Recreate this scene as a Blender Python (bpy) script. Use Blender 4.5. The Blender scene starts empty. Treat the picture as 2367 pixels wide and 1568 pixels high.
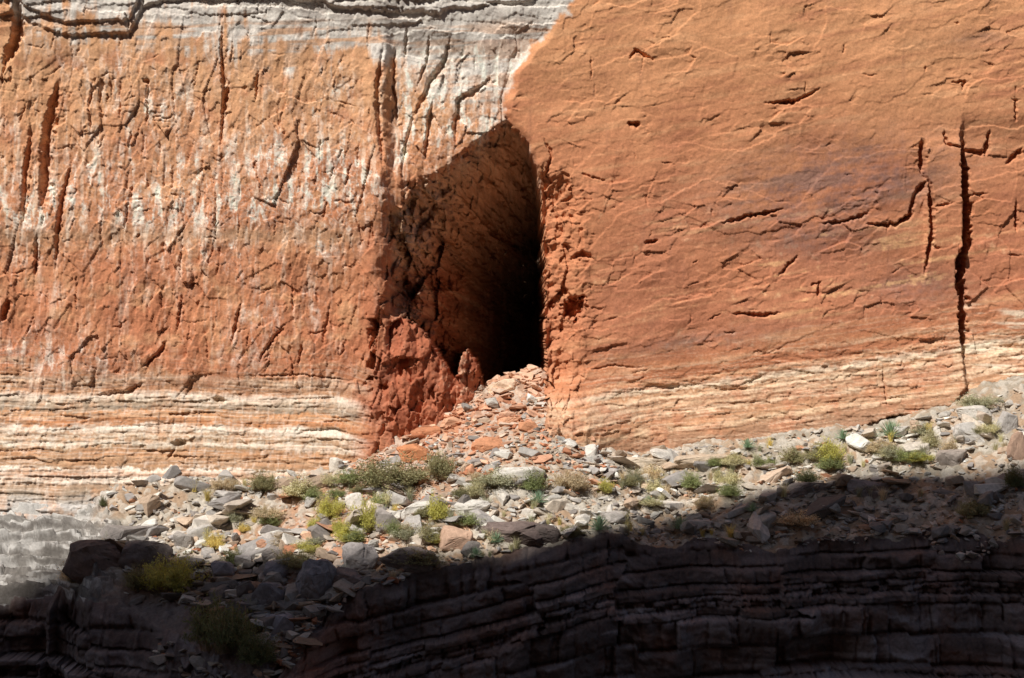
import bpy, bmesh, math, random
import numpy as np
from mathutils import Vector, Euler, noise as mnoise
random.seed(11)
rng = np.random.default_rng(7)
C = bpy.context.scene.collection
f32 = np.float32

# ------------------------------------------------------------------ helpers
GA = rng.random((256, 256)) * 2 * np.pi
GX, GY = np.cos(GA).astype(f32), np.sin(GA).astype(f32)
RT = rng.random((4, 256, 256)).astype(f32)

def ss(a, b, x):
    t = np.clip((x - a) / (b - a), 0, 1)
    return t * t * (3 - 2 * t)

def gn(x, y, seed=0):
    x = np.asarray(x, f32) + f32(seed * 17.313 + 500.5); y = np.asarray(y, f32) + f32(seed * 9.731 + 500.2)
    xi = np.floor(x).astype(np.int32); yi = np.floor(y).astype(np.int32)
    fx = x - xi; fy = y - yi
    u = fx * fx * fx * (fx * (fx * 6 - 15) + 10); v = fy * fy * fy * (fy * (fy * 6 - 15) + 10)
    def g(i, j):
        a = (xi + i) & 255; b = (yi + j) & 255
        return GX[a, b] * (fx - i) + GY[a, b] * (fy - j)
    n0 = g(0, 0) * (1 - u) + g(1, 0) * u
    n1 = g(0, 1) * (1 - u) + g(1, 1) * u
    return (n0 * (1 - v) + n1 * v) * f32(1.5)

def fbm(x, y, o=4, seed=0, gain=.5):
    s = 0; a = 1; tot = 0
    for k in range(o):
        s = s + a * gn(x, y, seed + k * 3); tot += a
        x, y = x * 1.9 + y * .5, y * 1.9 - x * .5
        a *= gain
    return s / tot * 1.5

def fbma(x, y, o=4, seed=0, gain=.5):
    """no rotation between octaves: keeps layering level"""
    s = 0; a = 1; tot = 0
    for k in range(o):
        s = s + a * gn(x, y, seed + k * 3); tot += a
        x, y = x * 2.03, y * 2.03
        a *= gain
    return s / tot * 1.5

def worley(x, y, seed=0):
    x = np.asarray(x, f32) + f32(seed * 13.7 + 300); y = np.asarray(y, f32) + f32(seed * 7.9 + 300)
    xi = np.floor(x).astype(np.int32); yi = np.floor(y).astype(np.int32)
    F1 = np.full(x.shape, 9, f32); F2 = F1.copy(); ID = np.zeros(x.shape, f32); ID2 = ID.copy(); DX = ID.copy(); DY = ID.copy()
    for i in (-1, 0, 1):
        for j in (-1, 0, 1):
            a = (xi + i) & 255; b = (yi + j) & 255
            dx = x - (xi + i + RT[0][a, b]); dy = y - (yi + j + RT[1][a, b])
            d = dx * dx + dy * dy
            m = d < F1
            F2 = np.where(m, F1, np.minimum(F2, d))
            F1 = np.where(m, d, F1)
            ID = np.where(m, RT[2][a, b], ID); ID2 = np.where(m, RT[3][a, b], ID2)
            DX = np.where(m, dx, DX); DY = np.where(m, dy, DY)
    return np.sqrt(F1), np.sqrt(F2), ID, ID2, DX, DY

def blocks(x, y, seed, tilt=.5):
    F1, F2, a, b, dx, dy = worley(x, y, seed)
    v = (a - .5) + tilt * (dx * np.cos(b * 6.28) + dy * np.sin(b * 6.28))
    e = 1 - ss(0, .10, F2 - F1)
    return v, e

KALB = 1.18
def L(r, g, b, k=None):
    c = np.array([r, g, b], float) / 255
    c = np.where(c < .04045, c / 12.92, ((c + .055) / 1.055) ** 2.4)
    lum = c @ np.array([.3, .55, .15]); c = c * .87 + lum * .13
    return (c * (KALB if k is None else k)).astype(f32)

def mix(c, d, m):
    m = np.asarray(m)[..., None]
    return c * (1 - m) + d * m

def bandcol(v, table):
    ks = np.array([t[0] for t in table], float)
    cs = np.array([L(*t[1]) for t in table])
    return np.stack([np.interp(v, ks, cs[:, i]) for i in range(3)], -1).astype(f32)

def raw_mesh(name, co, quads, col=None, smooth=True):
    me = bpy.data.meshes.new(name)
    co = np.ascontiguousarray(co, f32).reshape(-1, 3); quads = np.ascontiguousarray(quads, np.int32)
    k = quads.shape[1]
    me.vertices.add(len(co)); me.vertices.foreach_set('co', co.ravel())
    me.loops.add(quads.size); me.loops.foreach_set('vertex_index', quads.ravel())
    me.polygons.add(len(quads)); me.polygons.foreach_set('loop_start', np.arange(0, quads.size, k, dtype=np.int32))
    try: me.polygons.foreach_set('loop_total', np.full(len(quads), k, np.int32))
    except Exception: pass
    me.polygons.foreach_set('use_smooth', np.full(len(quads), smooth, bool))
    me.update(calc_edges=True)
    if col is not None:
        at = me.color_attributes.new('Col', 'FLOAT_COLOR', 'POINT')
        rgba = np.ones((len(co), 4), f32); rgba[:, :3] = np.clip(np.asarray(col).reshape(-1, 3), .005, .85)
        at.data.foreach_set('color', rgba.ravel())
    return me

def grid_mesh(name, P, col, smooth=True):
    nr, nc = P.shape[:2]
    i = np.arange(nr * nc).reshape(nr, nc)
    q = np.stack([i[:-1, :-1], i[1:, :-1], i[1:, 1:], i[:-1, 1:]], -1).reshape(-1, 4)
    return raw_mesh(name, P, q, col, smooth)

def link(name, me, mat, parent=None):
    o = bpy.data.objects.new(name, me); C.objects.link(o)
    if mat and not me.materials: me.materials.append(mat)
    if parent: o.parent = parent
    return o
def tag(o, label=None, cat=None, group=None, kind=None):
    if label: o['label'] = label
    if cat: o['category'] = cat
    if group: o['group'] = group
    if kind: o['kind'] = kind
    return o

# ------------------------------------------------------------------ materials
def rock_mat(name, src, scale=6., bump=.5, dist=.03, var=(.72, 1.18), rough=.95):
    m = bpy.data.materials.new(name); m.use_nodes = True
    nt = m.node_tree; N = nt.nodes; K = nt.links
    b = N['Principled BSDF']; b.inputs['Roughness'].default_value = rough
    b.inputs['Specular IOR Level'].default_value = .12
    if src == 'attr':
        a = N.new('ShaderNodeAttribute'); a.attribute_name = 'Col'; c = a.outputs['Color']
    else:
        a = N.new('ShaderNodeObjectInfo'); c = a.outputs['Color']
    geo = N.new('ShaderNodeNewGeometry')
    n1 = N.new('ShaderNodeTexNoise'); n1.inputs['Scale'].default_value = scale; n1.inputs['Detail'].default_value = 8; n1.inputs['Roughness'].default_value = .68
    n2 = N.new('ShaderNodeTexNoise'); n2.inputs['Scale'].default_value = scale * 4.3; n2.inputs['Detail'].default_value = 5; n2.inputs['Roughness'].default_value = .7
    K.new(geo.outputs['Position'], n1.inputs['Vector']); K.new(geo.outputs['Position'], n2.inputs['Vector'])
    r = N.new('ShaderNodeMapRange'); r.inputs[1].default_value = .3; r.inputs[2].default_value = .7; r.inputs[3].default_value = var[0]; r.inputs[4].default_value = var[1]
    K.new(n1.outputs['Fac'], r.inputs[0])
    mx = N.new('ShaderNodeMix'); mx.data_type = 'RGBA'; mx.blend_type = 'MULTIPLY'; mx.inputs[0].default_value = 1
    K.new(c, mx.inputs[6]); K.new(r.outputs[0], mx.inputs[7])
    K.new(mx.outputs[2], b.inputs['Base Color'])
    ad = N.new('ShaderNodeMath'); ad.operation = 'ADD'
    K.new(n1.outputs['Fac'], ad.inputs[0]); K.new(n2.outputs['Fac'], ad.inputs[1])
    bp = N.new('ShaderNodeBump'); bp.inputs['Strength'].default_value = bump; bp.inputs['Distance'].default_value = dist
    K.new(ad.outputs[0], bp.inputs['Height']); K.new(bp.outputs[0], b.inputs['Normal'])
    return m

def leaf_mat(name):
    m = bpy.data.materials.new(name); m.use_nodes = True
    nt = m.node_tree; N = nt.nodes; K = nt.links
    b = N['Principled BSDF']; b.inputs['Roughness'].default_value = .7; b.inputs['Specular IOR Level'].default_value = .15
    oi = N.new('ShaderNodeObjectInfo'); geo = N.new('ShaderNodeNewGeometry')
    n = N.new('ShaderNodeTexNoise'); n.inputs['Scale'].default_value = 3.5; n.inputs['Detail'].default_value = 4
    K.new(geo.outputs['Position'], n.inputs['Vector'])
    ad = N.new('ShaderNodeMath'); ad.operation = 'MULTIPLY_ADD'; ad.inputs[1].default_value = .5; ad.inputs[2].default_value = 0
    K.new(geo.outputs['Random Per Island'], ad.inputs[0])
    a2 = N.new('ShaderNodeMath'); a2.operation = 'ADD'; K.new(ad.outputs[0], a2.inputs[0]); K.new(n.outputs['Fac'], a2.inputs[1])
    r = N.new('ShaderNodeMapRange'); r.inputs[1].default_value = .3; r.inputs[2].default_value = 1.1; r.inputs[3].default_value = .65; r.inputs[4].default_value = 1.4
    K.new(a2.outputs[0], r.inputs[0])
    mx = N.new('ShaderNodeMix'); mx.data_type = 'RGBA'; mx.blend_type = 'MULTIPLY'; mx.inputs[0].default_value = 1
    K.new(oi.outputs['Color'], mx.inputs[6]); K.new(r.outputs[0], mx.inputs[7])
    K.new(mx.outputs[2], b.inputs['Base Color'])
    t = N.new('ShaderNodeBsdfTranslucent'); K.new(mx.outputs[2], t.inputs['Color'])
    ms = N.new('ShaderNodeMixShader'); ms.inputs[0].default_value = .35
    K.new(b.outputs[0], ms.inputs[1]); K.new(t.outputs[0], ms.inputs[2]); K.new(ms.outputs[0], N['Material Output'].inputs['Surface'])
    return m
M_cliff = rock_mat('cliff_rock', 'attr', 14, .36, .014, (.80, 1.16))
M_ground = rock_mat('talus_ground', 'attr', 11, .7, .03)
M_rubble = rock_mat('rubble_rock', 'attr', 8, .5, .02)
M_rock = rock_mat('boulder_rock', 'object', 7, .6, .025, (.70, 1.2))
M_leaf = leaf_mat('leaf'); M_stem = leaf_mat('dry_stem')

# ------------------------------------------------------------------ layout scale: 64 photo units per metre on the cliff plane 70 m away
PX = 64.; CU = 1183.5; CV = 784.; Y0 = 70.
def X_(u): return (u - CU) / PX
def Z_(v): return (CV - v) / PX

# ------------------------------------------------------------------ CLIFF
us = np.arange(-340, 2710, 1.9).astype(f32); vs = np.arange(-340, 1240, 1.9).astype(f32)
U, V = np.meshgrid(us, vs)
def I(xs_, ys_): return np.interp(us, xs_, ys_).astype(f32)[None, :]
wu = fbm(U / 60, V / 60, 3, 1) * 9; wv = fbm(U / 60, V / 60, 3, 2) * 9
fu = fbm(U / 9, V / 9, 2, 6) * 3.2; fv = fbm(U / 9, V / 9, 2, 7) * 3.2
big = fbm(U / 420, V / 420, 3, 5)
n1 = fbm(U / 200, V / 200, 4, 81); n2 = fbm(U / 60, V / 60, 5, 82); n3 = fbm(U / 14, V / 14, 3, 83)
vst = fbma(U / 22, V / 190, 4, 84); hst = fbma(U / 260, (V + .05 * U) / 16, 4, 85); hstR = fbma((U) / 260, (V + .17 * U) / 20, 4, 86)
vfin = fbma(U / 7, V / 90, 3, 99)
B = np.interp(V, [-380, 0, 90, 170, 260, 330, 420, 900, 960, 1010, 1060, 1260], [1500, 1340, 1250, 1180, 1165, 1215, 1258, 1262, 1256, 1235, 1205, 1150]).astype(f32)
RM = ss(-14, 14, U + wu * .8 - B)
LM = 1 - RM
d = np.zeros_like(U)
d += big * .22
d += fbm(U / 90, V / 90, 4, 9) * .06 * (.4 + .6 * LM)
d += fbm(U / 26, V / 34, 4, 10) * .010
d += .00024 * (500 - V)
# left jointed blocks, planar facets
b1, e1 = blocks((U + wu * .3 + fu * .3 + V * .10) / 84, (V + wv * .3 + fv * .3) / 160, 21, .9)
b2, e2 = blocks((U + wu * .2 + fu * .3 + V * .10) / 32, (V + wv * .2 + fv * .3) / 62, 22, 1.)
b3, e3 = blocks((U + fu * .4 + V * .1) / 13, (V + fv * .4) / 25, 23, 1.)
b4, _ = blocks((U + fu * .3) / 7, (V + fv * .3) / 11, 24, 1.)
jointz = ss(-.25, .35, fbm(U / 170, V / 170, 3, 31))
jl = LM * (1 - ss(860, 930, V + wv) * .75) * (.45 + .55 * ss(90, 170, V + n2 * 40))
d += jl * (b1 * .11) * (.45 + .55 * jointz)
d += jl * (b2 * .062) * (.35 + .75 * jointz)
d += jl * (b3 * .034 + b4 * .012)
# right wall: broad sheets and some broken patches
r1, q1 = blocks((U + wu * 1. + fu * .5) / 260, (V + .2 * U + wv * 1. + fv * .5) / 110, 41, .6)
r2, q2 = blocks((U + wu * .3 + fu * .3) / 80, (V + .2 * U + wv * .3 + fv * .3) / 38, 42, .9)
r3, q3 = blocks((U + fu * .4) / 26, (V + .2 * U + fv * .4) / 13, 43, .9)
rimz = np.exp(-((U - 1310) / 55) ** 2 - ((V - 620) / 260) ** 2)
rough = ss(.0, .5, fbm(U / 150, (V + .2 * U) / 90, 3, 44) + .40 * np.exp(-((U - 1800) / 420) ** 2 - ((V - 600) / 130) ** 2) + .5 * rimz - .02)
d += RM * (r1 * .040 + r2 * .062 * (.14 + .86 * rough) + r3 * .028 * (rough * .65 + .35) + b4 * .006)
# recess between the left wall corner and the right wall, above the cave
rec = ss(885, 912, U + wu) * (1 - ss(-12, 22, U + wu - B)) * ss(20, 140, V) * (1 - ss(700, 800, V))
d += rec * .36
d += -.20 * np.exp(-((U - 868 + wu) / 26) ** 2) * ss(80, 160, V) * (1 - ss(800, 900, V))
d += -.40 * np.exp(-((U - 905 + wu) / 45) ** 2 - ((V - 425 + wv) / 60) ** 2)
# overhanging beds at the top
ov = I([-360, 0, 40, 60, 130, 150, 300, 312, 330, 480, 750, 770, 900, 1010, 1100, 1230, 1300], [40, 34, 26, 45, 76, 80, 74, 45, 8, -6, 0, 14, 26, 28, 12, 0, -60])
om = ss(-4, 4, ov - V + wv * .8 + fv) * (1 - ss(1230, 1300, U))
d -= om * .14
d -= ss(-4, 4, ov - 30 - V + wv * .6 + fv) * (1 - ss(1200, 1290, U)) * .16
bedtop, _ = blocks((U + wu + fu) / 140, (V + fv) / 15, 51, .3)
d += ss(110, 30, V) * LM * bedtop * .09
# bedding at the base
vbl = V + wv * .25 + I([-400, 0, 400, 780, 900], [-4, 0, 0, -10, -45]) + gn(U / 200, V / 300, 3) * 6
vbr = V + .14 * (U - 1260) + wv * .3 + gn(U / 220, V / 200, 4) * 6
bedL = ss(850, 930, vbl + n1 * 40 + n2 * 15) * LM
bedR = ss(860, 950, vbr) * RM
def beds(v, seed):
    o = 0
    for per, amp in ((43, .12), (19, .10), (9, .05)):
        t = v / per + seed; k = np.floor(t); f = t - k
        o = o + amp * (1 - ss(0, .12, f) * ss(1, .85, f)) + amp * .6 * np.sin(k * 12.98)
    return o
brk = .3 + .9 * ss(-.4, .4, n2)
sb, _ = blocks((U + fu * .5) / 90, (V + fv * .3) / 12, 52, .35)
sb2, _ = blocks((U + fu * .5) / 34, (V + fv * .3) / 7, 53, .5)
d += bedL * (beds(vbl + fv * .3, .3) * .26 * brk + sb * .09 + sb2 * .04 + .02 * b3 + .02 * b2 - np.clip(vbl - 900, 0, 400) / PX * .42)
d += bedR * (beds(vbr + fv * .3, .7) * .20 * brk + sb * .05 + sb2 * .03 + r3 * .02 - np.clip(vbr - 950, 0, 130) / PX * .28)
# right apron curling beside the rubble fan
d += -1.5 * np.exp(-((U - 1310) / 130) ** 2) * ss(840, 1000, V) * RM
# far right: a protruding block between two tall joints, the wall beyond set back
d += ss(2222, 2232, U + wu * .2 + fu * .3) * ss(250, 330, V) * .26
d -= ss(2134, 2142, U + fu * .8 + wu * .3) * ss(2226, 2220, U) * ss(310, 340, V + wv) * ss(700, 560, V) * .16
fb1, _ = blocks((U + fu * .4) / 110, (V + fv * .4) / 80, 54, .5)
d += ss(2226, 2240, U) * ss(280, 330, V) * ss(860, 780, V) * fb1 * .12
under = I([1380, 1560, 1800, 1990, 2050, 2165, 2210, 2240], [1052, 1035, 1002, 984, 958, 955, 930, 880])
d += ss(0, 7, V - under + wv * .8 + fv) * ss(1500, 1700, U) * ss(2245, 2215, U) * .25
# buttress turning into the cave
d += ss(835, 935, U + wu) ** 2 * .55 * ss(480, 640, V) * (1 - ss(930, 1000, U))
# right rim bevel, with the dark pocket low down
d += (1 - ss(1258, 1350, U + wu * .8)) * RM * ss(380, 470, V) * ss(960, 860, V) * .60
d += RM * (1 - ss(1268, 1390, U + n2 * 30)) * ss(360, 440, V) * (b2 * .20 + b3 * .08 + r3 * .05 + fbm(U / 30, V / 30, 3, 47) * .06)
pk = np.exp(-((U + wu * 1.5 + fu * 2 - 1318 - (720 - V) * .5) / 32) ** 2 - ((V + wv * 1.5 + fv * 2 - 715) / 24) ** 2)
d += RM * ss(.25, .6, pk + b3 * .15) * .75

# cracks ------------------------------------------------------------------
wjit = .65 + .9 * np.abs(gn(U / 20, V / 20, 8))
def crack(pts, w, dep, lip=.10, lipw=16.):
    p = np.array(pts, float); mg = 60
    a0, a1 = np.searchsorted(us, [p[:, 0].min() - mg, p[:, 0].max() + mg]); c0, c1 = np.searchsorted(vs, [p[:, 1].min() - mg, p[:, 1].max() + mg])
    if a1 <= a0 or c1 <= c0: return
    sl = (slice(c0, c1), slice(a0, a1))
    u = U[sl] + wu[sl] * .3 + fu[sl] * .8; v = V[sl] + wv[sl] * .3 + fv[sl] * .8
    seg = np.linalg.norm(p[1:] - p[:-1], axis=1); tot = seg.sum(); acc = 0
    best = np.full(u.shape, 1e9, f32); par = np.zeros_like(best); sg = np.zeros_like(best)
    for i in range(len(seg)):
        du, dv = (p[i + 1] - p[i]) / seg[i]
        ru = u - p[i, 0]; rv = v - p[i, 1]
        t = np.clip(ru * du + rv * dv, 0, seg[i])
        eu = ru - t * du; ev = rv - t * dv
        q = np.hypot(eu, ev)
        nx, ny = dv, -du
        if nx * -.6 + ny * -.8 < 0: nx, ny = -nx, -ny
        m = q < best
        best = np.where(m, q, best); par = np.where(m, (acc + t) / tot, par); sg = np.where(m, eu * nx + ev * ny, sg)
        acc += seg[i]
    tap = np.clip(4.5 * par * (1 - par) + .10, 0, 1)
    ww = w * (.35 + .65 * tap) * wjit[sl]
    side = np.where(sg > 0, .8, 1.7)      # sharp break on the sunward side, ramp on the other
    d[sl] += dep * tap * np.clip(1.3 - best / (ww * side), 0, 1)
    d[sl] -= dep * lip * tap * np.where(sg > 0, np.exp(-best / lipw), 0)

NCR = [  # hand placed cracks: right wall
 ([(2222,296),(2225,450),(2232,470),(2230,570),(2214,612),(2222,700),(2226,835)], 12, .9), ([(2232,560),(2212,612),(2224,660)], 13, .6), ([(2226,380),(2227,440)], 12, .5), ([(2226,720),(2228,800)], 12, .5),
 ([(2128,322),(2128,400)], 9, .45), ([(2128,400),(2146,425),(2151,520),(2140,635)], 7, .45), ([(2118,440),(2098,500),(2070,518)], 6, .3), ([(2112,446),(2140,420)], 9, .35),
 ([(2182,300),(2186,332),(2226,346)], 4, .25), ([(2226,346),(2280,347),(2291,300)], 7, .35), ([(2236,450),(2290,446)], 3, .12),
 ([(1670,515),(1722,500),(1812,482)], 5, .3), ([(1894,516),(1960,511),(2012,488)], 5, .3), ([(2000,517),(2072,517),(2112,490)], 5, .3),
 ([(1455,135),(1470,112),(1512,136)], 5, .25), ([(1365,130),(1366,190)], 2.5, .1), ([(1450,286),(1480,284)], 8, .35),
 ([(1765,238),(1830,236),(1898,203)], 4, .2), ([(1805,236),(1842,233)], 8, .25), ([(1486,562),(1520,556)], 6, .25), ([(1800,640),(1822,610),(1850,590)], 4, .2),
 ([(1490,110),(1482,180)], 1.6, .05), ([(1340,400),(1400,420)], 3, .12),
 ([(1315,600),(1345,580),(1375,600)], 8, .3), ([(1300,660),(1330,700)], 7, .3),
 ([(1690,725),(1760,728),(1805,722)], 5, .25), ([(1870,660),(1893,652),(1890,690)], 4, .2), ([(2040,850),(2044,940)], 3, .15), ([(2240,880),(2200,930),(2165,962)], 6, .3),
 ([(2330,380),(2345,360),(2367,340)], 6, .25), ([(2350,460),(2352,540)], 4, .25), ([(2348,225),(2350,280)], 4, .2), ([(2200,190),(2232,185),(2222,210)], 4, .18),
 ([(2100,960),(2050,962),(1990,985)], 6, .3), ([(1340,860),(1420,845),(1500,850)], 2.5, .08), ([(1300,1040),(1400,1035)], 5, .2),
 ([(1255,320),(1275,360),(1262,400),(1285,430)], 4, .2), ([(2150,480),(2200,470)], 3, .15)]
NCL = [ # left wall
 ([(135,185),(112,262),(100,330),(98,500)], 13, .5), ([(70,290),(58,380),(50,530)], 7, .3), ([(165,370),(142,460),(132,540),(128,625)], 6, .3),
 ([(86,540),(78,640)], 5, .25), ([(36,0),(32,80),(8,150)], 14, .6), ([(20,690),(0,745)], 9, .4), ([(512,55),(508,120),(518,220),(508,345)], 6, .3),
 ([(528,190),(515,240)], 6, .3), ([(595,160),(590,230)], 4, .2), ([(210,190),(205,240)], 4, .2), ([(340,180),(338,290)], 4, .2), ([(330,190),(345,185)], 5, .2),
 ([(885,100),(870,200),(876,300),(886,395)], 7, .25), ([(990,80),(985,140),(960,200)], 4, .2), ([(1040,85),(1020,150),(990,190),(955,270)], 7, .25), ([(910,110),(905,200),(918,290)], 5, .2),
 ([(1140,175),(1100,205),(1060,225),(1048,290),(1052,340)], 7, .3), ([(1000,225),(985,300),(980,370)], 6, .25), ([(955,260),(935,330),(930,390)], 5, .2), ([(940,60),(935,130)], 4, .15),
 ([(500,440),(498,560)], 3, .15), ([(420,680),(410,760)], 4, .2), ([(385,785),(370,815),(330,850)], 5, .25), ([(660,760),(640,770),(598,835)], 4, .2), ([(560,690),(545,750),(535,800)], 5, .2),
 ([(225,912),(290,908),(332,885)], 7, .3), ([(405,1022),(440,1018)], 10, .4), ([(395,1060),(425,1022)], 4, .2), ([(490,920),(525,925)], 8, .35), ([(550,870),(700,866),(850,885)], 2.5, .1), ([(300,300),(295,345)],3,.15),
 ([(700,790),(690,850)], 4, .18), ([(760,700),(745,800)], 4, .15)]
for p_, w_, dp_ in NCR: crack(p_, w_ * .75, dp_ * .8)
for p_, w_, dp_ in NCL: crack(p_, w_ * .8, dp_ * .8, .15)
rr = random.Random(5)
for k in range(330):
    u0 = rr.uniform(-330, 870); v0 = rr.uniform(-340, 850); n = rr.randint(1, 3); ln = rr.uniform(10, 36)
    pts = [(u0, v0)]
    lean = rr.uniform(-.35, .12)
    for _ in range(n):
        u0 += lean * ln + rr.uniform(-5, 5); v0 += ln; pts.append((u0, v0))
    if v0 < 900: crack(pts, rr.uniform(1.2, 2.5), rr.uniform(.03, .10) * rr.uniform(.5, 1.3), rr.uniform(.1, .35), rr.uniform(8, 18))
for k in range(130):
    u0 = rr.uniform(-330, 800); v0 = rr.uniform(-300, 870); pts = [(u0, v0)]
    for _ in range(rr.randint(1, 3)):
        u0 += rr.uniform(8, 22); v0 += rr.uniform(-12, 9); pts.append((u0, v0))
    crack(pts, rr.uniform(1.2, 2.2), rr.uniform(.03, .07), .2, 12)
for k in range(120):
    u0 = rr.uniform(1300, 2650); v0 = rr.uniform(-300, 900); pts = [(u0, v0)]
    if rr.random() < .6 and v0 < 430: continue
    st = rr.random() < .35
    for _ in range(rr.randint(1, 2)):
        if st: u0 += rr.uniform(-5, 5); v0 += rr.uniform(8, 22)
        else: u0 += rr.uniform(9, 26); v0 += rr.uniform(-12, 4)
        pts.append((u0, v0))
    crack(pts, rr.uniform(1.2, 2.2), rr.uniform(.03, .09), .10, 12)

# the cave ------------------------------------------------------------------
lt = np.array([(1168,262),(1130,298),(1086,332),(1040,374),(985,402),(930,425),(898,480),(884,560),(874,660),(866,760),(862,900),(862,1300)], float)
jag = ss(380, 460, V) * ss(1080, 940, U)
uW = U + wu * .8 + fu + (b2 * 18 + b1 * 24 + b3 * 6) * jag; vW = V + wv * .8 + fv + b3 * 6
best = np.full(U.shape, 1e9, f32)
for i in range(len(lt) - 1):
    e = lt[i + 1] - lt[i]; ln = np.hypot(*e); e = e / ln
    t = np.clip((uW - lt[i, 0]) * e[0] + (vW - lt[i, 1]) * e[1], 0, ln)
    best = np.minimum(best, np.hypot(uW - lt[i, 0] - t * e[0], vW - lt[i, 1] - t * e[1]))
leftb = np.interp(vW, lt[:, 1], lt[:, 0])
rightb = np.interp(V + wv * .5 + fv, [262, 280, 300, 340, 390, 450, 600, 700, 860, 900, 960, 1010, 1060, 1300], [1168, 1180, 1196, 1222, 1243, 1252, 1258, 1261, 1260, 1262, 1256, 1235, 1205, 1150])
inside = (uW > leftb) & (U + wu * .8 + fu * 1.2 + b3 * 5 + b2 * 5 < rightb) & (vW > 262)
cd = best / PX
rnd = .04 + .75 * ss(395, 520, V + (1000 - U) * .5)          # crisp roof lip, rounded left jamb
cr_ = np.sqrt(cd * cd + rnd * rnd) - rnd
depth = 2.0 * cr_ + .34 * cr_ ** 2
cb1, ce1 = blocks((U * .8 + V * .6 + wu) / 150, (V * .8 - U * .6 + wv) / 40, 61, .5)
cb2, ce2 = blocks((U * .8 + V * .6 + fu) / 50, (V * .8 - U * .6 + fv) / 15, 62, .6)
inn = np.clip(cd / .8, 0, 1)
lj = ss(1090, 950, U) * ss(380, 460, V)
depth = depth + inn * (cb1 * .45 + cb2 * .20 + fbm(U / 60, V / 60, 4, 63) * .18) + (b2 * .20 + b1 * .30 + b3 * .06) * lj * np.clip(cd / .3, 0, 1)
depth = np.minimum(depth, 19)
CAVE = inside
d = np.where(inside, d * (1 - .4 * inn) + depth, d)
# red buttress at the foot of the left jamb, grown together with the wall
mt = I([820, 835, 850, 870, 900, 940, 975, 1000, 1020, 1036, 1046, 1056, 1064, 1078, 1096, 1106, 1114, 1122], [900, 820, 760, 732, 722, 738, 768, 800, 834, 866, 880, 866, 826, 812, 830, 866, 900, 1010])
mcl = np.clip((930 - V) / 200, 0, 1.3)
md = -.10 + 1.0 * np.clip((U - 920) / 125, -1.2, 2) ** 2 * np.where(U > 920, .85, .45) + .80 * mcl ** 2 - .12 * np.exp(-((U - 1080) / 26) ** 4)
md = md + b3 * .08 + b4 * .03 + fbm(U / 70, V / 60, 4, 71) * .14 + b2 * .26 + b1 * .34
mm = (V + wv * 1.2 + fv * 2 > mt) & (U > 815) & (U < 1124)
hh = np.where(mm, np.clip(.5 + .5 * (d - md) / .3, 0, 1), 0)
mbl = hh
d = np.where(mm, d * (1 - hh) + md * hh - .3 * hh * (1 - hh), d)

# colour ------------------------------------------------------------------
wdt = 6 + 6 * ss(100, 20, V)
CM = ss(-wdt, wdt, U + wu * 1.6 + fu * 1.5 + n2 * 34 * ss(150, 60, V) - B)
cl = mix(L(204, 150, 104), L(196, 130, 86), ss(150, 480, V + n1 * 160))
cl = mix(cl, L(188, 116, 76), ss(480, 860, V + n1 * 200) * .9)
cl = mix(cl, L(212, 160, 112), ss(.0, .7, n2 + hst * .4) * .5)
cl = mix(cl, L(172, 102, 66), ss(.1, .8, -n2 + .3 * vst) * .5)
cr = mix(L(204, 141, 92), L(192, 122, 80), ss(0, 480, V - .08 * (U - 1300) + n1 * 160))
cr = mix(cr, L(184, 115, 80), ss(420, 800, V + n1 * 150) * .8)
cr = mix(cr, L(216, 158, 108), ss(.05, .8, hstR + .3 * n2) * .5)
cr = mix(cr, L(164, 99, 70), ss(.15, .9, -hstR + .4 * n1) * .45)
cr = mix(cr, L(152, 102, 78), ss(.25, .9, vst) * .25)
cr = mix(cr, L(226, 180, 134), ss(.35, .75, n3 * .5 + n2 * .7) * .35 * ss(380, 520, V))
varn = 1.0 * np.exp(-(((U - 1930) / 290) ** 2 + ((V - 425 + .15 * (U - 1930)) / 105) ** 2) ** 1.2) + .8 * np.exp(-((U - 1620) / 240) ** 2 - ((V - 790 + .14 * (U - 1620)) / 22) ** 2) + .75 * np.exp(-((U - 2120) / 120) ** 2 - ((V - 660) / 50) ** 2) + .6 * np.exp(-((U - 1900) / 160) ** 2 - ((V - 560) / 40) ** 2) + .5 * np.exp(-((U - 2270) / 70) ** 2 - ((V - 90) / 24) ** 2)
varn = np.clip(varn * (.75 + .8 * hstR + .5 * n3 + .5 * n2), 0, 1)
cr = mix(cr, L(124, 92, 86), varn * .78)
cr = mix(cr, L(226, 172, 112), np.clip(ss(.35, .8, hstR + .5 * n3) * np.exp(-((U - 1950) / 350) ** 2 - ((V - 620) / 120) ** 2), 0, 1) * .7)
# grey-white wash at the top left
Tb = I([-400, 0, 200, 400, 640, 860, 930, 1000, 1100, 1170, 1300], [30, 40, 55, 80, 115, 115, 180, 230, 240, 280, 300])
w1 = ss(-40, 45, Tb - V + vst * 85 + n2 * 60 + b2 * 30)
greyw = mix(np.broadcast_to(L(214, 208, 198), U.shape + (3,)), L(178, 171, 163), ss(-.1, .6, n2 + .5 * n3))
tanp = ss(.05, .40, hst + .5 * n1 + .14) * ss(30, 70, V) * (1 - ss(860, 960, U) * .35)
cl = mix(cl, greyw, np.clip(w1 * (.94 - .72 * tanp), 0, 1))
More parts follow.
